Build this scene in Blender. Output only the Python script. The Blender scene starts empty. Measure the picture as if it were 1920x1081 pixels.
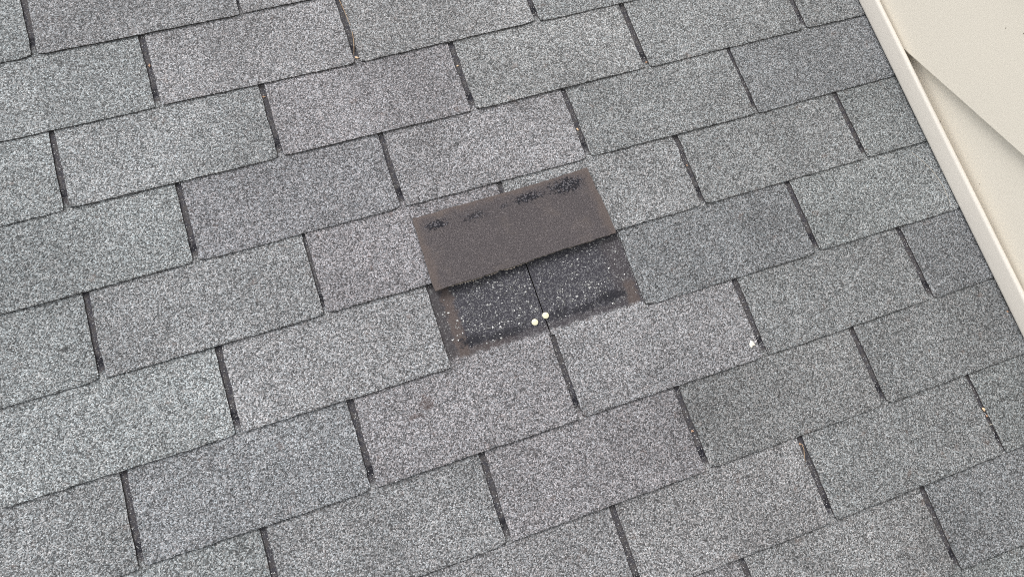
import bpy, math, random
from mathutils import Vector, Matrix

# ------------------------------------------------------------------ frame
PITCH = math.radians(22.62)                 # 5-in-12 roof
CP, SP = math.cos(PITCH), math.sin(PITCH)
B = Matrix(((1, 0, 0), (0, CP, -SP), (0, SP, CP)))   # columns: along course, up slope, normal
W, EXP, TH = 0.305, 0.127, 0.0024           # tab width, exposure, thickness (m)
scene = bpy.context.scene
coll = scene.collection

# ------------------------------------------------------------------ camera
RC = Matrix(((0.94107754, -0.31648691, 0.1192019),
             (0.27936587, 0.92614181, 0.25340887),
             (-0.19059845, -0.20517645, 0.9599869)))
CL = Vector((-0.28661566, -0.85941158, 3.38882072)) * W
cam = bpy.data.cameras.new("camera")
cam.sensor_fit = 'HORIZONTAL'
cam.sensor_width = 36.0
cam.lens = 36.0 * 1349.05 / 1920.0
cam.clip_start = 0.02
cam.clip_end = 2000.0
cam_ob = bpy.data.objects.new("camera", cam)
coll.objects.link(cam_ob)
cam_ob.matrix_world = Matrix.Translation(B @ CL) @ (B @ RC.transposed()).to_4x4()
scene.camera = cam_ob

# ------------------------------------------------------------------ light
SUN_EL, SUN_AZ = math.radians(58), math.radians(-35)   # azimuth from +Y towards +X
world = bpy.data.worlds.new("World")
scene.world = world
world.use_nodes = True
wn, wl = world.node_tree.nodes, world.node_tree.links
wn.clear()
sky = wn.new('ShaderNodeTexSky')
sky.sky_type = 'NISHITA'
sky.sun_disc = False
sky.sun_elevation = SUN_EL
sky.sun_rotation = SUN_AZ
sky.air_density = 1.0
sky.dust_density = 3.0
hsv = wn.new('ShaderNodeHueSaturation')      # cloud cover: the sky is grey
hsv.inputs['Saturation'].default_value = 0.12
bg = wn.new('ShaderNodeBackground')
bg.inputs['Strength'].default_value = 0.15
wo = wn.new('ShaderNodeOutputWorld')
wl.new(sky.outputs[0], hsv.inputs['Color'])
wl.new(hsv.outputs[0], bg.inputs['Color'])
wl.new(bg.outputs[0], wo.inputs['Surface'])
sun = bpy.data.lights.new("sun", 'SUN')
sun.energy = 1.0
sun.angle = math.radians(25)
sun.color = (1.0, 0.97, 0.93)
sun_ob = bpy.data.objects.new("sun", sun)
coll.objects.link(sun_ob)
sd = Vector((math.sin(SUN_AZ) * math.cos(SUN_EL), math.cos(SUN_AZ) * math.cos(SUN_EL), math.sin(SUN_EL)))
sun_ob.rotation_euler = sd.to_track_quat('Z', 'Y').to_euler()
sun_ob.location = (0, 0, 6)
vs = scene.view_settings
vs.view_transform = 'Standard'
vs.look = 'None'
vs.gamma = 1.0
vs.use_curve_mapping = False
vs.exposure = 0.68
scene.cycles.use_denoising = False
scene.cycles.filter_width = 1.0
scene.cycles.max_bounces = 6

# ------------------------------------------------------------------ node helpers
class G:
    """small helper that writes a shader graph as expressions"""
    def __init__(s, name):
        s.m = bpy.data.materials.new(name)
        s.m.use_nodes = True
        s.t = s.m.node_tree
        s.t.nodes.clear()
        s.out = s.t.nodes.new('ShaderNodeOutputMaterial')
        s.b = s.t.nodes.new('ShaderNodeBsdfPrincipled')
        s.t.links.new(s.b.outputs[0], s.out.inputs[0])
    def n(s, typ, **kw):
        nd = s.t.nodes.new(typ)
        for k, v in kw.items():
            setattr(nd, k, v)
        return nd
    def put(s, sock, v):
        if hasattr(v, 'is_output'):
            s.t.links.new(v, sock)
        elif isinstance(v, (tuple, list)):
            v = tuple(v)
            sock.default_value = v if len(v) == len(sock.default_value) else (v + (1.0,))[:len(sock.default_value)]
        else:
            sock.default_value = v
    def math(s, op, a, b=0.0, c=None, clamp=False):
        nd = s.n('ShaderNodeMath', operation=op, use_clamp=clamp)
        s.put(nd.inputs[0], a); s.put(nd.inputs[1], b)
        if c is not None: s.put(nd.inputs[2], c)
        return nd.outputs[0]
    def add(s, a, b): return s.math('ADD', a, b)
    def sub(s, a, b): return s.math('SUBTRACT', a, b)
    def mul(s, a, b): return s.math('MULTIPLY', a, b)
    def mx(s, a, b): return s.math('MAXIMUM', a, b)
    def mn(s, a, b): return s.math('MINIMUM', a, b)
    def ss(s, x, a, b):
        """smooth step: 0 at a, 1 at b"""
        nd = s.n('ShaderNodeMapRange', interpolation_type='SMOOTHSTEP')
        if a > b:
            s.put(nd.inputs[0], x); nd.inputs[1].default_value = b; nd.inputs[2].default_value = a
            nd.inputs[3].default_value = 1; nd.inputs[4].default_value = 0
        else:
            s.put(nd.inputs[0], x); nd.inputs[1].default_value = a; nd.inputs[2].default_value = b
        return nd.outputs[0]
    def mixc(s, f, a, b, mode='MIX'):
        nd = s.n('ShaderNodeMix', data_type='RGBA', blend_type=mode)
        s.put(nd.inputs[0], f); s.put(nd.inputs[6], a); s.put(nd.inputs[7], b)
        return nd.outputs[2]
    def uv(s, name):
        return s.n('ShaderNodeUVMap', uv_map=name).outputs[0]
    def sep(s, v):
        nd = s.n('ShaderNodeSeparateXYZ'); s.put(nd.inputs[0], v); return nd.outputs
    def noise(s, v, scale, detail=2.0, rough=0.5, dims='2D'):
        nd = s.n('ShaderNodeTexNoise', noise_dimensions=dims)
        s.put(nd.inputs['Vector'], v); nd.inputs['Scale'].default_value = scale
        nd.inputs['Detail'].default_value = detail; nd.inputs['Roughness'].default_value = rough
        return nd.outputs
    def vor(s, v, scale, dims='2D'):
        nd = s.n('ShaderNodeTexVoronoi', voronoi_dimensions=dims)
        s.put(nd.inputs['Vector'], v); nd.inputs['Scale'].default_value = scale
        return nd.outputs
    def ramp(s, f, stops, interp='LINEAR'):
        nd = s.n('ShaderNodeValToRGB'); s.put(nd.inputs[0], f)
        cr = nd.color_ramp; cr.interpolation = interp
        while len(cr.elements) < len(stops): cr.elements.new(0.5)
        for e, (p, c) in zip(cr.elements, stops):
            e.position = p; e.color = c if len(c) == 4 else (*c, 1)
        return nd.outputs[0]
    def vadd(s, a, b):
        nd = s.n('ShaderNodeVectorMath', operation='ADD'); s.put(nd.inputs[0], a); s.put(nd.inputs[1], b); return nd.outputs[0]
    def vmul(s, a, k):
        nd = s.n('ShaderNodeVectorMath', operation='SCALE'); s.put(nd.inputs[0], a); nd.inputs[3].default_value = k; return nd.outputs[0]
    def bump(s, h, strength, dist):
        nd = s.n('ShaderNodeBump'); s.put(nd.inputs['Height'], h)
        nd.inputs['Strength'].default_value = strength; nd.inputs['Distance'].default_value = dist
        s.t.links.new(nd.outputs[0], s.b.inputs['Normal'])
    def fin(s, col, rough=0.8, spec=0.3):
        s.put(s.b.inputs['Base Color'], col); s.put(s.b.inputs['Roughness'], rough)
        s.put(s.b.inputs['Specular IOR Level'], spec)
        return s.m

def g3(v): return (v, v, v)

# ------------------------------------------------------------------ materials
def shingle_mat(name, bare):
    """granule-coated asphalt: pale granules on the exposed part, dark headlap above it;
    bare: the two shingles laid open where the tab is gone (rust-brown dirt rim)"""
    g = G(name)
    roof, tab = g.uv('roof'), g.uv('tab')
    wob = g.vmul(g.noise(roof, 420.0, 1.0)[1], 0.0012)
    p = g.vadd(roof, wob)
    v1 = g.vor(p, 1.0 / 0.00150)
    v2 = g.vor(g.vadd(p, (0.37, 0.19, 0)), 1.0 / 0.0010)
    r1 = g.sep(v1[1]); r2 = g.sep(v2[1])
    rnd = g.add(g.mul(r1[0], 0.72), g.mul(r2[0], 0.28))
    gran = g.ramp(rnd, [(0.0, g3(0.035)), (0.22, g3(0.09)), (0.45, g3(0.19)), (0.68, g3(0.335)), (0.85, g3(0.49)), (1.0, g3(0.70))])
    hue = g.mixc(r1[1], (0.935, 0.99, 1.045), (1.042, 0.988, 0.993))
    gran = g.mixc(1.0, gran, hue, 'MULTIPLY')
    gap = g.ss(v1[0], 0.45, 0.75)
    gran = g.mixc(g.mul(gap, 0.30), gran, (0.03, 0.029, 0.031))
    lo = g.noise(roof, 4.5, 4.0, 0.62)[0]
    mid = g.noise(g.vadd(roof, (3.1, 7.7, 0)), 55.0, 2.0, 0.55)[0]
    var = g.mul(g.add(0.60, g.mul(lo, 0.80)), g.add(0.82, g.mul(mid, 0.36)))
    obc = g.n('ShaderNodeObjectInfo').outputs['Color']
    gran = g.mixc(1.0, gran, obc, 'MULTIPLY')
    nd = g.n('ShaderNodeVectorMath', operation='SCALE'); g.put(nd.inputs[0], gran); g.put(nd.inputs[3], var)
    light = nd.outputs[0]
    # stains that sit on the granules at set places on this roof
    uv = g.sep(roof)
    n160 = g.mul(g.sub(g.noise(roof, 160.0, 2.0)[0], 0.5), 1.4)
    def spot(u, v, ru, rv, soft=1.0):
        dx = g.math('DIVIDE', g.sub(uv[0], u), ru); dy = g.math('DIVIDE', g.sub(uv[1], v), rv)
        d = g.math('SQRT', g.add(g.mul(dx, dx), g.mul(dy, dy)))
        d = g.add(d, n160)
        return g.ss(d, 1.0, 1.0 - 0.8 * soft)
    st = g.mx(spot(-0.052, -0.165, 0.016, 0.016), spot(-0.075, -0.178, 0.02, 0.006))
    light = g.mixc(g.mul(st, 0.6), light, (0.085, 0.06, 0.055))
    st2 = g.mx(spot(-0.499, 0.055, 0.012, 0.005), spot(0.46, 0.271, 0.006, 0.01))
    light = g.mixc(g.mul(st2, 0.8), light, g3(0.04))
    rustn = g.ss(g.noise(g.vadd(roof, (9.3, 1.1, 0)), 38.0, 3.0, 0.65)[0], 0.66, 0.78)
    light = g.mixc(g.mul(rustn, 0.25), light, (0.19, 0.125, 0.10))
    # headlap
    fine = g.noise(roof, 900.0, 2.0, 0.7)[0]
    head = g.mixc(fine, (0.022, 0.0215, 0.027), (0.080, 0.078, 0.094))
    if not bare: head = g.mixc(g.ss(g.noise(roof, 120.0, 3.0, 0.7)[0], 0.35, 0.65), head, g.mixc(fine, (0.045, 0.041, 0.042), (0.125, 0.115, 0.115)))
    if bare: head = g.mixc(g.mul(g.math('GREATER_THAN', r1[2], 0.80), 0.6), head, g.mixc(r1[0], (0.10, 0.10, 0.11), (0.26, 0.26, 0.28)))
    spk = g.math('GREATER_THAN', r2[2], 0.90)
    head = g.mixc(g.mul(spk, 0.55), head, (0.24, 0.24, 0.25))
    tx = g.sep(tab)
    wig = g.mul(g.sub(g.noise(roof, 60.0, 3.0, 0.6)[0], 0.5), 0.016)
    y = g.add(tx[1], wig)
    edge = EXP + 0.0095
    rough = 0.88
    # sealant dashes just above the exposed part
    ph = g.math('FRACT', g.math('DIVIDE', g.add(uv[0], 0.013), 0.0763))
    dash = g.mul(g.ss(ph, 0.02, 0.12), g.ss(ph, 0.78, 0.62))
    y2 = g.add(tx[1], g.mul(wig, 0.6))
    band = g.mul(g.ss(y2, EXP + 0.016, EXP + 0.021), g.ss(y2, EXP + 0.036, EXP + 0.030))
    seal = g.mul(g.mul(dash, band), g.ss(g.noise(roof, 240.0, 2.0)[0], 0.30, 0.5))
    if bare:
        brown = g.mixc(fine, (0.070, 0.055, 0.050), (0.16, 0.124, 0.110))
        uw = g.add(uv[0], g.mul(g.sub(g.noise(roof, 90.0, 3.0, 0.6)[0], 0.5), 0.016))
        vw = g.add(uv[1], g.mul(g.sub(g.noise(g.vadd(roof, (5, 5, 0)), 90.0, 3.0, 0.6)[0], 0.5), 0.012))
        left = g.mul(g.ss(uw, 0.008, 0.015), g.ss(uw, 0.033, 0.024))
        right = g.mul(g.mul(g.ss(uw, 0.276, 0.288), g.ss(uw, 0.305, 0.298)), g.ss(vw, -0.065, -0.09))
        right2 = g.mul(g.mul(g.ss(uw, 0.262, 0.28), g.ss(vw, -0.005, -0.012)), 0.25)
        bot = g.mul(g.ss(vw, -0.103, -0.110), g.mul(g.ss(uv[0], 0.002, 0.01), 0.6))
        bl = g.mul(bot, g.ss(uv[0], 0.14, 0.06))
        bf = g.mx(g.mx(left, right), g.mx(right2, g.mx(g.mul(bot, 0.35), bl)))
        head = g.mixc(g.mul(bf, 0.72), head, brown)
        grim = g.mul(g.ss(uw, 0.014, 0.006), 0.5)
        head = g.mixc(grim, head, (0.075, 0.066, 0.064))
        nseal = g.mul(g.sub(g.noise(roof, 170.0, 3.0, 0.7)[0], 0.5), 2.4)
        seal = None
        for cx, cy, rx, ry, k in ((.038, -.0975, .024, .0100, 1.0), (.088, -.1025, .038, .0080, .9), (.174, -.0975, .020, .0095, .85),
                                  (.215, -.1005, .028, .0075, .9), (.258, -.0955, .030, .0110, 1.0)):
            dx = g.math('DIVIDE', g.sub(uv[0], cx), rx); dy = g.math('DIVIDE', g.sub(uv[1], cy), ry)
            d = g.math('SQRT', g.add(g.mul(dx, dx), g.mul(dy, dy)))
            d = g.add(d, nseal)
            f = g.mul(g.ss(d, 1.1, 0.4), k)
            seal = f if seal is None else g.mx(seal, f)
    head = g.mixc(g.mul(seal, 0.9), head, (0.012, 0.012, 0.018))
    m = g.ss(y, edge - 0.003, edge + 0.003)
    col = g.mixc(m, light, head)
    h = g.add(g.mul(g.sub(1.0, v1[0]), g.add(0.5, g.mul(r1[0], 0.5))), g.mul(g.sub(1.0, v2[0]), 0.4))
    if bare: h = g.add(h, g.mul(seal, 1.6))
    g.bump(h, 0.5, 0.0009)
    if bare: rough = g.sub(0.88, g.mul(seal, 0.42))
    return g.fin(col, rough, 0.25)

def edge_mat():
    g = G('asphalt_cut_edge')
    geo = g.n('ShaderNodeNewGeometry').outputs['Position']
    f = g.noise(geo, 700.0, 2.0, 0.7, '3D')[0]
    return g.fin(g.mixc(g.ss(f, 0.35, 0.75), (0.022, 0.020, 0.021), (0.13, 0.12, 0.118)), 0.9, 0.2)

def underside_mat():
    """back of the loose tab: brown dusted asphalt, pale worn rim, sealant smears"""
    g = G('shingle_underside')
    t = g.uv('tab'); x, y = g.sep(t)[0], g.sep(t)[1]          # 0..W across, 0 at tear .. EXP at free edge
    fine = g.ss(g.noise(t, 560.0, 3.0, 0.85)[0], 0.32, 0.68)
    base = g.mixc(fine, (0.042, 0.037, 0.040), (0.152, 0.134, 0.139))
    lo = g.noise(t, 16.0, 3.0, 0.6)[0]
    base = g.mixc(g.mul(g.ss(lo, 0.35, 0.7), 0.3), base, (0.075, 0.067, 0.072))
    dust = g.ss(g.noise(g.vadd(t, (4, 2, 0)), 22.0, 4.0, 0.7)[0], 0.52, 0.72)
    base = g.mixc(g.mul(dust, 0.3), base, (0.15, 0.125, 0.115))
    v = g.vor(t, 1 / 0.0015)
    base = g.mixc(g.mul(g.math('GREATER_THAN', g.sep(v[1])[0], 0.84), g.mul(g.sep(v[1])[1], 0.5)), base, (0.24, 0.215, 0.215))
    wn_ = g.mul(g.sub(g.noise(t, 70.0, 3.0, 0.65)[0], 0.5), 0.02)
    xe, ye = g.add(x, wn_), g.add(y, wn_)
    rim = g.mx(g.mx(g.ss(xe, 0.017, 0.001), g.ss(xe, W - 0.020, W - 0.003)), g.ss(ye, EXP - 0.013, EXP + 0.001))
    base = g.mixc(g.mul(rim, 0.55), base, (0.155, 0.122, 0.108))
    nseal = g.mul(g.sub(g.noise(t, 170.0, 4.0, 0.75)[0], 0.5), 2.8)
    seal = None
    for cx, cy, rx, ry, k in ((.033, .106, .022, .0095, .8), (.098, .102, .025, .009, .6), (.148, .1045, .009, .006, .5),
                              (.192, .1065, .029, .0095, .95), (.258, .107, .033, .0150, 1.0)):
        dx = g.math('DIVIDE', g.sub(x, cx), rx); dy = g.math('DIVIDE', g.sub(y, cy), ry)
        d = g.math('SQRT', g.add(g.mul(dx, dx), g.mul(dy, dy)))
        d = g.add(d, nseal)
        f = g.mul(g.ss(d, 1.0, 0.45), k)
        seal = f if seal is None else g.mx(seal, f)
    sgr = g.mixc(g.math('GREATER_THAN', g.sep(g.vor(t, 1 / 0.0020)[1])[1], 0.74), (0.010, 0.010, 0.016), (0.13, 0.125, 0.14))
    col = g.mixc(g.math('MINIMUM', g.mul(seal, 1.25), 1.0), base, sgr)
    crease = g.noise(g.vadd(t, (0, 0, 0)), 30.0, 4.0, 0.7)[0]
    g.bump(g.add(g.add(fine, g.mul(crease, 2.5)), g.add(g.mul(g.sub(1.0, v[0]), 0.6), g.mul(seal, 1.8))), 0.5, 0.0010)
    return g.fin(col, g.sub(0.85, g.mul(seal, 0.35)), 0.25)

def plain(name, a, b, scale, rough, spec=0.3, bump=0.0):
    g = G(name)
    co = g.n('ShaderNodeTexCoord').outputs['Object']
    f = g.noise(co, scale, 3.0, 0.6, '3D')[0]
    if bump: g.bump(f, bump, 0.0006)
    return g.fin(g.mixc(g.ss(f, 0.3, 0.7), a, b), rough, spec)

def vinyl_mat(name, a, b, speck, rough=0.42):
    g = G(name)
    pos = g.n('ShaderNodeNewGeometry').outputs['Position']
    lo = g.noise(pos, 5.0, 3.0, 0.55, '3D')[0]
    col = g.mixc(lo, a, b)
    v = g.vor(g.vadd(pos, g.vmul(g.noise(pos, 120.0, 2.0, 0.5, '3D')[1], 0.004)), 95.0, '3D')
    r = g.sep(v[1])
    dens = g.ss(g.noise(pos, 9.0, 1.0, 0.5, '3D')[0], 0.36, 0.66)
    lim = g.sub(1.0, g.mul(dens, speck))
    dot = g.mul(g.math('GREATER_THAN', r[0], lim), g.ss(v[0], 0.16, 0.09))
    col = g.mixc(g.mul(dot, g.add(0.35, g.mul(r[1], 0.6))), col, (0.10, 0.085, 0.055))
    return g.fin(col, rough, 0.4)

M_SH = shingle_mat('grey_granule_shingle', False)
M_BARE = shingle_mat('grey_granule_shingle_laid_open', True)
M_EDGE = edge_mat()
M_UNDER = underside_mat()
M_FIBRE = plain('torn_fibre', (0.10, 0.085, 0.075), (0.26, 0.23, 0.20), 900, 0.95, 0.1, 0.4)
M_DECK = plain('roofing_felt', (0.015, 0.015, 0.016), (0.03, 0.03, 0.03), 60, 0.95, 0.1)
M_SIDE = vinyl_mat('cream_siding', (0.735, 0.685, 0.595), (0.775, 0.72, 0.625), 0.12)
M_TRIM = vinyl_mat('cream_trim', (0.70, 0.655, 0.595), (0.73, 0.685, 0.62), 0.015, 0.36)
M_NAIL = plain('weathered_nail_cream', (0.80, 0.755, 0.52), (0.87, 0.84, 0.65), 260, 0.5, 0.4)
M_NEEDLE = plain('dry_needle', (0.33, 0.22, 0.13), (0.50, 0.36, 0.24), 200, 0.7)
M_FIBER2 = plain('pale_fibre', (0.50, 0.46, 0.40), (0.62, 0.57, 0.50), 200, 0.7)
M_SEED = plain('dry_seed_husk', (0.34, 0.19, 0.12), (0.58, 0.40, 0.28), 500, 0.6, 0.3, 0.3)
M_SEEDP = plain('pale_seed_husk', (0.72, 0.48, 0.30), (0.85, 0.66, 0.46), 400, 0.6, 0.3, 0.3)
M_CHIP = plain('white_paint_chip', (0.80, 0.76, 0.66), (0.86, 0.83, 0.75), 300, 0.7, 0.3, 0.4)
M_GROUND = plain('lawn', (0.05, 0.08, 0.03), (0.08, 0.11, 0.045), 3, 0.95, 0.1)
def granule_mat():
    g = G('loose_granule')
    r = g.n('ShaderNodeNewGeometry').outputs['Random Per Island']
    return g.fin(g.ramp(r, [(0, g3(0.09)), (0.3, g3(0.20)), (0.65, g3(0.38)), (1, g3(0.74))]), 0.75, 0.35)
M_GRAN = granule_mat()

# ------------------------------------------------------------------ object helpers
def link(name, me, parent=None, loc=(0, 0, 0), mats=()):
    o = bpy.data.objects.new(name, me)
    coll.objects.link(o)
    for m in mats: me.materials.append(m)
    if parent: o.parent = parent
    o.location = loc
    return o
def tag(o, label=None, cat=None, group=None, kind=None):
    for k, v in (('label', label), ('category', cat), ('group', group), ('kind', kind)):
        if v: o[k] = v
    return o
def empty(name, loc, rot=(0, 0, 0)):
    o = bpy.data.objects.new(name, None)
    o.empty_display_size = 0.1
    coll.objects.link(o); o.location = loc; o.rotation_euler = rot
    return o
def mesh(name, vs_, fs, smooth=False):
    me = bpy.data.meshes.new(name)
    me.from_pydata([tuple(v) for v in vs_], [], fs)
    if smooth:
        for p in me.polygons: p.use_smooth = True
    me.update()
    return me
def roof_pt(u, v, n): return B @ Vector((u, v, n))
def wave(rng, n, amp, step=3):
    """n smooth-ish random offsets"""
    a = [rng.uniform(-1, 1) for _ in range(n // step + 3)]
    out = []
    for i in range(n):
        q = i / step; j = int(q); f = q - j
        out.append(amp * ((a[j] * (1 - f) + a[j + 1] * f) * 0.65 + rng.uniform(-1, 1) * 0.5))
    return out

# height of the shingle surface above the mean roof plane
def slab_top(vloc): return TH * 0.5 - TH * vloc / EXP       # vloc from the butt of that course

# ------------------------------------------------------------------ ground (far below, outside the frame)
gm = mesh('ground', [(-400, -400, 0), (400, -400, 0), (400, 400, 0), (-400, 400, 0)], [(0, 1, 2, 3)])
tag(link('ground', gm, None, (0, 0, -3.6), [M_GROUND]), kind='structure')

# ------------------------------------------------------------------ the roof
U_END = 0.889
roof = empty('shingle_roof', (0, 0, 0), (PITCH, 0, 0))
tag(roof, 'weathered grey asphalt shingle roof slope with one tab missing', 'roof', kind='thing')
R0, R1 = -11, 10
VTOP, VBOT = -R0 * EXP, -(R1 + 1) * EXP
ULEFT = -5 * W
def box_mesh(name, x0, x1, y0, y1, z0, z1):
    v = [(x, y, z) for z in (z0, z1) for y in (y0, y1) for x in (x0, x1)]
    return mesh(name, v, [(0, 2, 3, 1), (4, 5, 7, 6), (0, 1, 5, 4), (1, 3, 7, 5), (3, 2, 6, 7), (2, 0, 4, 6)])
link('roof_deck', box_mesh('roof_deck', ULEFT - 0.05, U_END + 0.12, VBOT + 0.02, VTOP + EXP, -0.03, -0.0095), roof, mats=[M_DECK])

# tone of each tab, (row, half-units of the left slot) -> brightness, tint
GR, PK, BL, WM, NE = (0.975, 1.012, 1.0), (1.02, 0.988, 1.012), (0.985, 0.99, 1.03), (1.012, 1.0, 0.985), (1.0, 1.0, 1.0)
TONE = {
 (-5, -5): (.98, GR), (-5, -3): (.95, NE), (-5, -1): (.95, WM),
 (-4, -4): (1.02, GR), (-4, -2): (1.04, NE), (-4, 0): (1.06, WM), (-4, 2): (.92, NE),
 (-3, -5): (1.05, GR), (-3, -3): (1.06, GR), (-3, -1): (1.04, PK), (-3, 1): (1.06, WM), (-3, 3): (.92, NE), (-3, 5): (.88, NE),
 (-2, -4): (1.02, GR), (-2, -2): (.84, BL), (-2, 0): (1.03, PK), (-2, 2): (.93, NE), (-2, 4): (.86, BL),
 (-1, -5): (1.04, GR), (-1, -3): (.99, NE), (-1, -1): (.90, PK), (-1, 1): (1.04, NE), (-1, 3): (.90, NE), (-1, 5): (.84, GR),
 (0, -4): (1.10, GR), (0, -2): (1.04, NE), (0, 2): (.79, BL), (0, 4): (.96, GR),
 (1, -5): (.92, NE), (1, -3): (.95, BL), (1, -1): (.97, PK), (1, 1): (1.02, PK), (1, 3): (.84, NE), (1, 5): (.72, BL),
 (2, -4): (1.02, GR), (2, -2): (.97, NE), (2, 0): (.95, PK), (2, 2): (.83, WM), (2, 4): (.74, NE),
 (3, -3): (1.0, GR), (3, -1): (.93, NE), (3, 1): (1.0, WM), (3, 3): (.85, NE), (3, 5): (.80, GR),
 (4, 0): (.84, NE), (4, 2): (.98, WM), (4, 4): (.82, BL),
}
# slot widths that differ from the usual 8 mm  (row, half-unit position) -> m
SLOT = {(0, 2): 0.0018, (-1, -1): 0.0055, (-5, -1): 0.004, (3, 5): 0.006, (-2, 4): 0.006, (1, 1): 0.0095}
DEF = 0.0090

def tab_mesh(rng, x0, x1, hx0, hx1, cu, cv, torn=False):
    """one shingle tab. x0,x1 sides of the exposed part, hx0,hx1 sides of the headlap (local to cu), y from the butt"""
    ys = [0, .0025] + [.008 + .0095 * q for q in range(13)] + [EXP + .0012, EXP + .0016, EXP + .02, EXP * 1.5, EXP * 2.08]
    if torn: ys = [EXP + .0005, EXP + .003] + [EXP + .012 * q for q in range(1, 11)] + [EXP * 2.08]
    nx = 48
    jb = wave(rng, nx + 1, 0.0008, rng.choice([2, 4, 9]))
    jl, jr = wave(rng, len(ys), 0.0010, 3), wave(rng, len(ys), 0.0010, 3)
    cl, cr = rng.uniform(0, .0032), rng.uniform(0, .0032)      # worn corners
    tilt = rng.uniform(-.0012, .0012)
    lift = [rng.uniform(-.0004, .0009) for _ in range(4)]
    top = []
    for j, y in enumerate(ys):
        head = y > EXP + .0014
        a, b = (hx0, hx1) if head else (x0 + jl[j], x1 + jr[j])
        if j <= 1:
            a += (0.0008 if j == 0 else 0.0003); b -= (0.0008 if j == 0 else 0.0003)
        for i in range(nx + 1):
            f = i / nx
            # denser near the sides
            f = 0.5 - 0.5 * math.cos(math.pi * f) if False else f
            yy = y
            if j == 0:
                yy = jb[i] + tilt * (f - .5) * 2 + (y + abs(jb[i]) if torn else 0)
                yy += cl * max(0, 1 - f * 32) + cr * max(0, 1 - (1 - f) * 32)
            if j == 1: yy = y + jb[i] * .8 + tilt * (f - .5) * 2 + cl * .8 * max(0, 1 - f * 32) + cr * .8 * max(0, 1 - (1 - f) * 32)
            z = slab_top(y)
            k = max(0, 1 - y / .05) ** 2
            z += k * (lift[0] * (1 - f) + lift[1] * f + lift[2] * math.sin(f * math.pi))
            if j == 0: z -= 0.0005
            top.append((a + (b - a) * f, yy, z))
    n = nx + 1; m = len(ys)
    vs_ = top + [(x, y, z - TH * .97) for x, y, z in top]
    o = len(top); fs = []; mi = []
    for j in range(m - 1):
        for i in range(nx):
            fs.append((j * n + i, j * n + i + 1, (j + 1) * n + i + 1, (j + 1) * n + i)); mi.append(0)
    ring = [i for i in range(n)] + [j * n + nx for j in range(1, m)] + [(m - 1) * n + i for i in range(nx - 1, -1, -1)] + [j * n for j in range(m - 2, 0, -1)]
    for a, b in zip(ring, ring[1:] + ring[:1]):
        fs.append((a, a + o, b + o, b)); mi.append(1)
    fs.append(tuple(o + r for r in reversed(ring))); mi.append(1)
    me = mesh('shingle', vs_, fs)
    for p, q in zip(me.polygons, mi): p.material_index = q
    ur = me.uv_layers.new(name='roof'); ut = me.uv_layers.new(name='tab')
    for lp in me.loops:
        c = me.vertices[lp.vertex_index].co
        ur.data[lp.index].uv = (c.x + cu, c.y + cv); ut.data[lp.index].uv = (c.x, c.y)
    return me

shingles = {}
slots = []
for r in range(R0, R1 + 1):
    first = -10 if r % 2 == 0 else -9
    for h in range(first, 6, 2):
        rng = random.Random(r * 101 + h * 7 + 5)
        uL, uR = h * W / 2, (h + 2) * W / 2
        wl_, wr_ = SLOT.get((r, h), DEF), SLOT.get((r, h + 2), DEF)
        wl_ *= rng.uniform(.97, 1.03); wr_ *= rng.uniform(.97, 1.03)
        cu, cv = (uL + uR) / 2, -(r + 1) * EXP
        if (r, h) == (1, -1): hxr = uR - .0022
        else: hxr = uR - .0008
        hxl = uL + .0008 if (r, h) != (1, 1) else uL - .0004
        x1, h1 = min(uR - wr_ / 2, U_END), min(hxr, U_END)
        me = tab_mesh(rng, uL + wl_ / 2 - cu, x1 - cu, hxl - cu, h1 - cu, cu, cv, (r, h) == (0, 0))
        o = link('shingle', me, roof, (cu, cv, 0), [M_BARE if (r, h) in ((1, -1), (1, 1)) else M_SH, M_EDGE])
        br, tint = TONE.get((r, h), (rng.uniform(.84, 1.06), rng.choice([NE, GR, BL, WM])))
        br = 1.0 + (br - 1.0) * .80 - .015
        w_ = max(0.0, 1.0 - abs((cu - .02 + .25 * (cv + .05)) / .42))
        tint = tuple(.5 * (a - 1) + 1 + d * w_ + e * (1 - w_) for a, d, e in zip(tint, (.012, -.006, .006), (-.020, .009, .006)))  # lens colour shading put into the tab colours: pinkish middle band, greenish sides
        o.color = (br * tint[0], br * tint[1], br * tint[2], 1)
        shingles[(r, h)] = o
        if (r, h) == (0, 0): o['label'] = 'torn upper part of the shingle whose tab is missing'
        if uR < U_END: slots.append((r, uR, wr_))
    slots.append((r, first * W / 2, DEF))

# two round nail heads on the laid-open shingles
def nail_mesh():
    prof = [(0, -.004), (.0016, -.004), (.0016, -.0004), (.0047, -.0004), (.0050, 0), (.0049, .0006), (.0045, .0009), (0, .0010)]
    S = 28; vs_ = []; fs = []
    for rr, z in prof:
        for i in range(S):
            a = 2 * math.pi * i / S; vs_.append((rr * math.cos(a), rr * math.sin(a), z))
    for j in range(len(prof) - 1):
        for i in range(S):
            k = (i + 1) % S
            fs.append((j * S + i, j * S + k, (j + 1) * S + k, (j + 1) * S + i))
    return mesh('nail', vs_, fs, True)
nm = nail_mesh(); nm.materials.append(M_NAIL)
for (par, u, v, dn) in (((1, -1), .1343, -.1000, .0008), ((1, 1), .1530, -.0952, .0012)):
    s = shingles[par]
    yl = v - s.location.y
    o = link('nail', nm, s, (u - s.location.x, yl, slab_top(yl) + dn))

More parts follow.
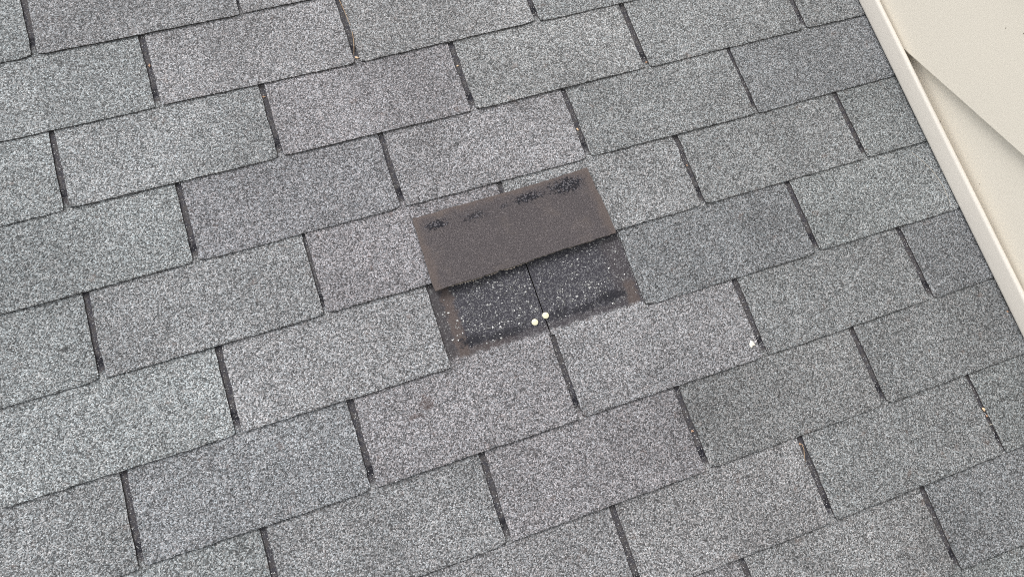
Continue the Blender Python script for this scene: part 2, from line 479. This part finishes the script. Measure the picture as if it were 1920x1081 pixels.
# ------------------------------------------------------------------ loose tab, turned over onto the course above
def flap():
    rng = random.Random(77)
    TL, TR, BR, BL_ = (.0065, .1035), (.2945, .1108), (.3015, -.0045), (.0060, -.0135)
    nx, ny = 60, 12
    jt = wave(rng, nx + 1, .0013, 4); jb = wave(rng, nx + 1, .0011, 3); jl = wave(rng, ny + 1, .0009, 2); jr = wave(rng, ny + 1, .0011, 2)
    vs_, uvs = [], []
    for j in range(ny + 1):
        g_ = j / ny
        for i in range(nx + 1):
            f = i / nx
            u = (BL_[0] * (1 - f) + BR[0] * f) * (1 - g_) + (TL[0] * (1 - f) + TR[0] * f) * g_
            v = (BL_[1] * (1 - f) + BR[1] * f) * (1 - g_) + (TL[1] * (1 - f) + TR[1] * f) * g_
            if j == 0: v += jb[i] + .0008 * math.sin(f * 3.1 * math.pi + .6) * (1 - abs(2 * f - 1)) * 1.0
            if j == ny: v += jt[i] * .7 + .0012 * math.sin(f * 5 + 1)
            if i == 0: u += jl[j]
            if i == nx: u += jr[j]
            n = slab_top(max(v, 0)) + .0038 + .0012 * (1 - g_) ** 2 + .0008 * math.sin(f * 4 + g_ * 3)
            n += .0022 * max(0, f - .75) * 4 * g_ + .0012 * max(0, .2 - f) * 5 * (1 - g_) + .0009 * math.sin(f * 9 + 1) * (1 - g_) ** 3
            if g_ > .97: n -= .0004
            vs_.append((u, v, n)); uvs.append((f * W, g_ * EXP))
    n_ = nx + 1; o = len(vs_)
    vs_ += [(x, y, z - .0030) for x, y, z in vs_]
    fs, mi = [], []
    for j in range(ny):
        for i in range(nx):
            fs.append((j * n_ + i, j * n_ + i + 1, (j + 1) * n_ + i + 1, (j + 1) * n_ + i)); mi.append(0)
    for j in range(ny):
        for i in range(nx):
            fs.append((o + j * n_ + i, o + (j + 1) * n_ + i, o + (j + 1) * n_ + i + 1, o + j * n_ + i + 1)); mi.append(2)
    ring = list(range(n_)) + [j * n_ + nx for j in range(1, ny + 1)] + [ny * n_ + i for i in range(nx - 1, -1, -1)] + [j * n_ for j in range(ny - 1, 0, -1)]
    for a, b in zip(ring, ring[1:] + ring[:1]): fs.append((a, a + o, b + o, b)); mi.append(1)
    base = (0.15, 0.05, 0.0)
    vs2 = [(x - base[0], y - base[1], z) for x, y, z in vs_]
    me = mesh('torn_tab_body', vs2, fs)
    for p, q in zip(me.polygons, mi): p.material_index = q
    ut = me.uv_layers.new(name='tab'); ur = me.uv_layers.new(name='roof')
    for lp in me.loops:
        k = lp.vertex_index
        ut.data[lp.index].uv = uvs[k % o]
        ur.data[lp.index].uv = (vs_[k][0] + 3.3, vs_[k][1] + 1.7)
    root = empty('torn_shingle_tab', roof_pt(*base), (PITCH, 0, 0))
    tag(root, 'brown underside of a torn shingle tab lying face down above the bare patch', 'shingle tab')
    link('tab_body', me, root, mats=[M_UNDER, M_EDGE, M_SH])
    # ragged felt fibres along the tear, a bit lower than the top face
    fv, ff = [], []
    N = 150
    for i in range(N + 1):
        f = i / N
        q = f * nx; j = min(int(q), nx - 1); w_ = q - j
        a, b = vs2[j], vs2[j + 1]
        x, y, z = (a[k] * (1 - w_) + b[k] * w_ for k in range(3))
        reach = (.0004 + .0022 * abs(rng.gauss(0, .6))) * (1.0 if .08 < f < .55 else .45)
        fv += [(x, y + .002, z - .0009), (x + rng.uniform(-.0008, .0008), y - reach, z - .0013 + rng.uniform(-.0004, .0003)),
               (x, y + .002, z - .0016)]
    for i in range(N):
        a, b = i * 3, i * 3 + 3
        ff += [(a, a + 1, b + 1, b), (a + 1, a + 2, b + 2, b + 1)]
    link('torn_felt_edge', mesh('torn_felt_edge', fv, ff), root, mats=[M_FIBRE])
flap()

# ------------------------------------------------------------------ loose mineral granules in the slots and on the bare patch
def granules():
    rng = random.Random(5)
    vs_, fs = [], []
    def one(u, v, n, s):
        k = len(vs_)
        a = rng.uniform(0, 6.28); e = rng.uniform(.7, 1.3)
        for i in range(4):
            q = a + i * math.pi / 2 + rng.uniform(-.3, .3)
            rr = s * rng.uniform(.75, 1.15) * (e if i % 2 else 1 / e)
            vs_.append(roof_pt(u + rr * math.cos(q), v + rr * math.sin(q), n + s * .25 * rng.uniform(-.5, .8)))
        vs_.append(roof_pt(u + rng.uniform(-.3, .3) * s, v + rng.uniform(-.3, .3) * s, n + s * rng.uniform(.7, 1.0)))
        for i in range(4): fs.append((k + i, k + (i + 1) % 4, k + 4))
    for r, u, w_ in slots:
        if not (-6 <= r <= 5) or u < -.95: continue
        N = rng.randint(50, 110)
        for _ in range(N):
            y = rng.random() ** rng.choice([1.0, 1.6, 3.5]) * EXP                      # more towards the bottom
            uu = u + rng.uniform(-.5, .5) * (w_ - .001)
            v = -(r + 1) * EXP + y
            one(uu, v, slab_top(EXP + y) + .0001, rng.uniform(.0004, .0011))
    for (r, h), sh in shingles.items():                         # a few shed granules caught along each butt
        if not (-6 <= r <= 5) or h < -6: continue
        for _ in range(rng.randint(15, 60)):
            u = sh.location.x + rng.uniform(-.5, .5) * (W - .01)
            if u > U_END - .01 or (r == -1 and 0 < u < W): continue
            v = -(r + 1) * EXP - abs(rng.gauss(0, .0012)) - .0004
            one(u, v, slab_top(EXP) + .0001, rng.uniform(.0004, .0010))
    blobs = [(rng.uniform(.02, .30), rng.uniform(-.10, -.005), rng.uniform(.006, .022)) for _ in range(26)]
    for _ in range(3000):
        u, v = rng.uniform(.006, .300), rng.uniform(-.112, -.002)
        if math.hypot(u - .134, v + .1) < .007 or math.hypot(u - .153, v + .095) < .007: continue
        if abs(u - .1515) < .0022: continue
        dens = .26 + .6 * max(math.exp(-((u - a) ** 2 + (v - b) ** 2) / c / c) for a, b, c in blobs)
        if v < -.09: dens *= .55
        if u > .25: dens *= .55
        if u < .03: dens *= .4
        if rng.random() > dens: continue
        one(u, v, slab_top(v + 2 * EXP) + .0001, rng.choice([.0006, .0008, .0010, .0012, .0016]) * rng.uniform(.9, 1.25))
    o = link('loose_granules', mesh('loose_granules', vs_, fs), None, mats=[M_GRAN])
    tag(o, 'pale loose mineral granules scattered on the bare patch and in the slots', 'granules', kind='stuff')
granules()

# ------------------------------------------------------------------ wall on the right: horizontal siding and the trim channel at its foot
wall = empty('siding_wall', (U_END + .02, 0, 0))
tag(wall, 'cream horizontal lap siding wall rising along the right edge of the roof', 'wall', kind='thing')
WX = wall.location.x
LAP, LAP0, UB, UT = .2032, .0915, .8955, .9075
YA, YB = 1.25, -1.32
def clip_low(poly, lift):
    """keep what lies above the roof plane (n >= lift) in wall coordinates (y, z)"""
    def d(p): return -p[0] * SP + p[1] * CP - lift
    out = []
    for a, b in zip(poly, poly[1:] + poly[:1]):
        da, db = d(a), d(b)
        if da >= 0: out.append(a)
        if da * db < 0:
            t = da / (da - db); out.append((a[0] + (b[0] - a[0]) * t, a[1] + (b[1] - a[1]) * t))
    return out
for i in range(-4, 9):
    z0, z1 = LAP0 + i * LAP, LAP0 + (i + 1) * LAP
    if z1 < -.62: continue
    def uat(z): return UB + (UT - UB) * (z - z0) / LAP
    poly = clip_low([(YB, z0), (YA, z0), (YA, z1 + .02), (YB, z1 + .02)], .004)
    if len(poly) < 3: continue
    vs_, fs = [], []
    n = len(poly)
    for y, z in poly: vs_.append((uat(z) - WX, y, z))
    for y, z in poly: vs_.append((uat(z) + .0014 - WX, y, z))
    fs.append(tuple(range(n))); fs.append(tuple(reversed(range(n, 2 * n))))
    for a in range(n):
        b = (a + 1) % n; fs.append((a, a + n, b + n, b))
    # folded butt: rounded nose and return leg under the panel
    ylow = z0 / math.tan(PITCH)
    ylo, yhi = YB, min(YA, (z0 * CP - .004) / SP)
    if yhi > ylo + .01:
        prof = [(uat(z0), z0), (uat(z0) + .0004, z0 - .0012), (uat(z0) + .0016, z0 - .0018), (UT + .002, z0 - .0012), (UT + .002, z0 + .0002), (uat(z0) + .0010, z0 + .0002)]
        k = len(vs_)
        for y in (ylo, yhi):
            for u, z in prof: vs_.append((u - WX, y, z))
        P = len(prof)
        for a in range(P):
            b = (a + 1) % P; fs.append((k + a, k + b, k + P + b, k + P + a))
        fs.append(tuple(k + a for a in range(P))); fs.append(tuple(k + P + a for a in reversed(range(P))))
    me = mesh('siding_panel', vs_, fs)
    link('siding_panel', me, wall, mats=[M_SIDE])
# sheathing behind the panels
poly = clip_low([(YB - .02, -.9), (YA + .02, -.9), (YA + .02, LAP0 + 9 * LAP), (YB - .02, LAP0 + 9 * LAP)], .001)
n = len(poly)
vs_ = [(.9120 - WX, y, z) for y, z in poly] + [(1.02 - WX, y, z) for y, z in poly]
fs = [tuple(range(n)), tuple(reversed(range(n, 2 * n)))] + [(a, a + n, (a + 1) % n + n, (a + 1) % n) for a in range(n)]
link('wall_sheathing', mesh('wall_sheathing', vs_, fs), wall, mats=[M_DECK])
# J-channel trim
def channel():
    f0, top = .8818, .0388
    outer = [(f0 + .0030, .0036), (f0 + .0012, .0042), (f0 + .0002, .0058), (f0, .009), (f0 + .0001, .020), (f0 + .0004, .027), (f0 + .0007, .0320)]
    for i in range(9):
        a = math.pi - math.pi * i / 8
        outer.append((f0 + .0050 + .0042 * math.cos(a), top - .0042 + .0042 * math.sin(a)))
    outer += [(f0 + .0092, .031), (f0 + .0080, .031), (f0 + .0080, .0335), (f0 + .0030, .0335), (f0 + .0024, .010), (f0 + .0028, .0060), (.9110, .0060), (.9110, .0036)]
    nseg = 40; vs_, fs = [], []
    rng = random.Random(3)
    P = len(outer)
    for s in range(nseg + 1):
        v = YB / CP + .02 + (YA / CP - YB / CP) * s / nseg
        du = .0008 * math.sin(v * 5.0) + rng.uniform(-.0001, .0001)
        for u, n_ in outer:
            q = roof_pt(u + du, v, n_); vs_.append((q.x - WX, q.y, q.z))
    for s in range(nseg):
        for a in range(P):
            b = (a + 1) % P; fs.append((s * P + a, s * P + b, (s + 1) * P + b, (s + 1) * P + a))
    fs.append(tuple(range(P))); fs.append(tuple(nseg * P + a for a in reversed(range(P))))
    me = mesh('trim_channel', vs_, fs, True)
    me.set_sharp_from_angle(angle=math.radians(50))
    o = link('trim_channel', me, wall, mats=[M_TRIM])
    o['label'] = 'cream trim channel along the foot of the wall'
channel()

# ------------------------------------------------------------------ small debris on the roof
def surf(u, v):
    r = math.floor(-v / EXP)
    return slab_top(v + (r + 1) * EXP)
def tube(name, pts, rad, mat, label, cat, group=None):
    c0 = roof_pt(*pts[0])
    P = [roof_pt(*p) for p in pts]
    dense = []
    for i in range(len(P) - 1):
        p0, p1, p2, p3 = P[max(i - 1, 0)], P[i], P[i + 1], P[min(i + 2, len(P) - 1)]
        for k in range(6):
            t = k / 6
            dense.append(.5 * ((2 * p1) + (p2 - p0) * t + (2 * p0 - 5 * p1 + 4 * p2 - p3) * t * t + (3 * p1 - p0 - 3 * p2 + p3) * t ** 3))
    dense.append(P[-1])
    vs_, fs = [], []
    N, S = len(dense), 6
    for i, p in enumerate(dense):
        d = (dense[min(i + 1, N - 1)] - dense[max(i - 1, 0)]).normalized()
        a = d.cross(B @ Vector((0, 0, 1))).normalized(); b = a.cross(d)
        rr = rad * (1 - .75 * (i / (N - 1)) ** 4)
        for k in range(S):
            q = 2 * math.pi * k / S
            vs_.append(p - c0 + a * rr * math.cos(q) + b * rr * math.sin(q))
    for i in range(N - 1):
        for k in range(S):
            l = (k + 1) % S; fs.append((i * S + k, i * S + l, (i + 1) * S + l, (i + 1) * S + k))
    fs.append(tuple(range(S))); fs.append(tuple((N - 1) * S + k for k in reversed(range(S))))
    return tag(link(name, mesh(name, vs_, fs, True), None, c0, [mat]), label, cat, group)
ND = 'dry needles caught on the shingles'
z = .0006
tube('pine_needle', [(.000, .505, .0028), (.0024, .4875, .0028), (.0050, .462, .0030), (.0062, .446, .0026)], .00055, M_NEEDLE,
     'dry brown needle in a slot at the top edge, upper of two', 'needle', ND)
tube('pine_needle', [(.0060, .436, .0018), (.0040, .420, .0012), (.0005, .405, .0006), (-.0030, .3935, .0002)], .00055, M_NEEDLE,
     'dry tan needle just above the pale seed at the top of the roof', 'needle', ND)
tube('pine_needle', [(.4568, -.392, .0004), (.4566, -.400, .0008), (.4535, -.410, .0006), (.4515, -.418, .0002)], .00055, M_NEEDLE,
     'short tan needle at the head of a slot near the bottom right', 'needle', ND)
tube('pine_needle', [(.7600, -.4625, .0008), (.7635, -.4630, .0012), (.7660, -.4640, .0010)], .0006, M_FIBER2,
     'tiny pale straw bit lying across the slot at the far right', 'needle', ND)
tube('curved_fibre', [(.8485, -.012, surf(.85, -.012) + z), (.858, -.028, surf(.858, -.028) + z), (.8685, -.052, surf(.868, -.052) + z),
     (.8740, -.080, surf(.874, -.08) + z), (.8725, -.105, surf(.872, -.105) + z), (.8700, -.122, surf(.87, -.122) + z)], .00042, M_FIBER2,
     'long thin pale curved fibre lying next to the wall trim', 'fibre')
def pebble(name, u, v, n, s, mat, label, cat, group=None, flat=.5, seed=1, el=1.4):
    rng = random.Random(seed)
    S, T = 9, 5; vs_, fs = [], []
    a0 = rng.uniform(0, 6.28)
    lob = [rng.uniform(.5, 1.3) for _ in range(S)]
    for j in range(T):
        t = math.pi * (j + .5) / T
        for i in range(S):
            q = 2 * math.pi * i / S
            x, y = s * el * math.sin(t) * math.cos(q) * lob[i], s * math.sin(t) * math.sin(q) * lob[i]
            vs_.append(B @ Vector((x * math.cos(a0) - y * math.sin(a0), x * math.sin(a0) + y * math.cos(a0), -s * flat * math.cos(t) * rng.uniform(.85, 1.1))))
    for j in range(T - 1):
        for i in range(S):
            k = (i + 1) % S; fs.append((j * S + i, j * S + k, (j + 1) * S + k, (j + 1) * S + i))
    fs.append(tuple(reversed(range(S)))); fs.append(tuple((T - 1) * S + i for i in range(S)))
    return tag(link(name, mesh(name, vs_, fs, seed % 2 == 0), None, roof_pt(u, v, n + s * flat * .8), [mat]), label, cat, group)
SG = 'seed husks lodged in the slots'
dz = slab_top(EXP)
for i, (u, v, s, mat, lab) in enumerate([
    (.0008, .3897, .0026, M_SEEDP, 'pale seed at the foot of the slot below the tan needle'),
    (.4560, -.3925, .0020, M_SEED, 'small orange seed at the top end of the short tan needle'),
    (.7640, -.4380, .0034, M_SEEDP, 'largest pale orange seed, in the slot at the far right'),
    (.7652, -.4490, .0020, M_SEED, 'small rusty husk just below the largest pale seed'),
    (.3045, .1795, .0022, M_SEEDP, 'pale seed in the slot right above the torn tab'),
    (.4575, .0720, .0021, M_SEED, 'rusty husk in the slot right of the torn tab'),
    (-.3045, .4535, .0026, M_SEED, 'orange husk in the slot nearest the top left corner'),
    (-.1537, .3600, .0023, M_SEED, 'orange husk at the top of the second slot in the third course'),
    (.1515, .3370, .0019, M_SEEDP, 'faint pink husk in the upper slot above the torn tab'),
    (.3050, -.3230, .0020, M_SEED, 'orange husk in the slot below the bare patch'),
    (.4600, .2640, .0021, M_SEED, 'brown husk low in a slot near the top right'),
    (.8803, -.3120, .0019, M_SEED, 'rusty fragment wedged against the foot of the wall trim'),
]):
    n = surf(u, v) if u > .87 else slab_top(EXP + (v % EXP))
    pebble('seed_husk', u, v, n, s * .85, mat, lab, 'seed', SG, .5, i + 2)
pebble('paint_chip', .4425, -.2310, surf(.4425, -.231) + .0001, .0056, M_CHIP, 'irregular white chip on a shingle beside a slot, lower right', 'chip', None, .16, 31, 1.15)
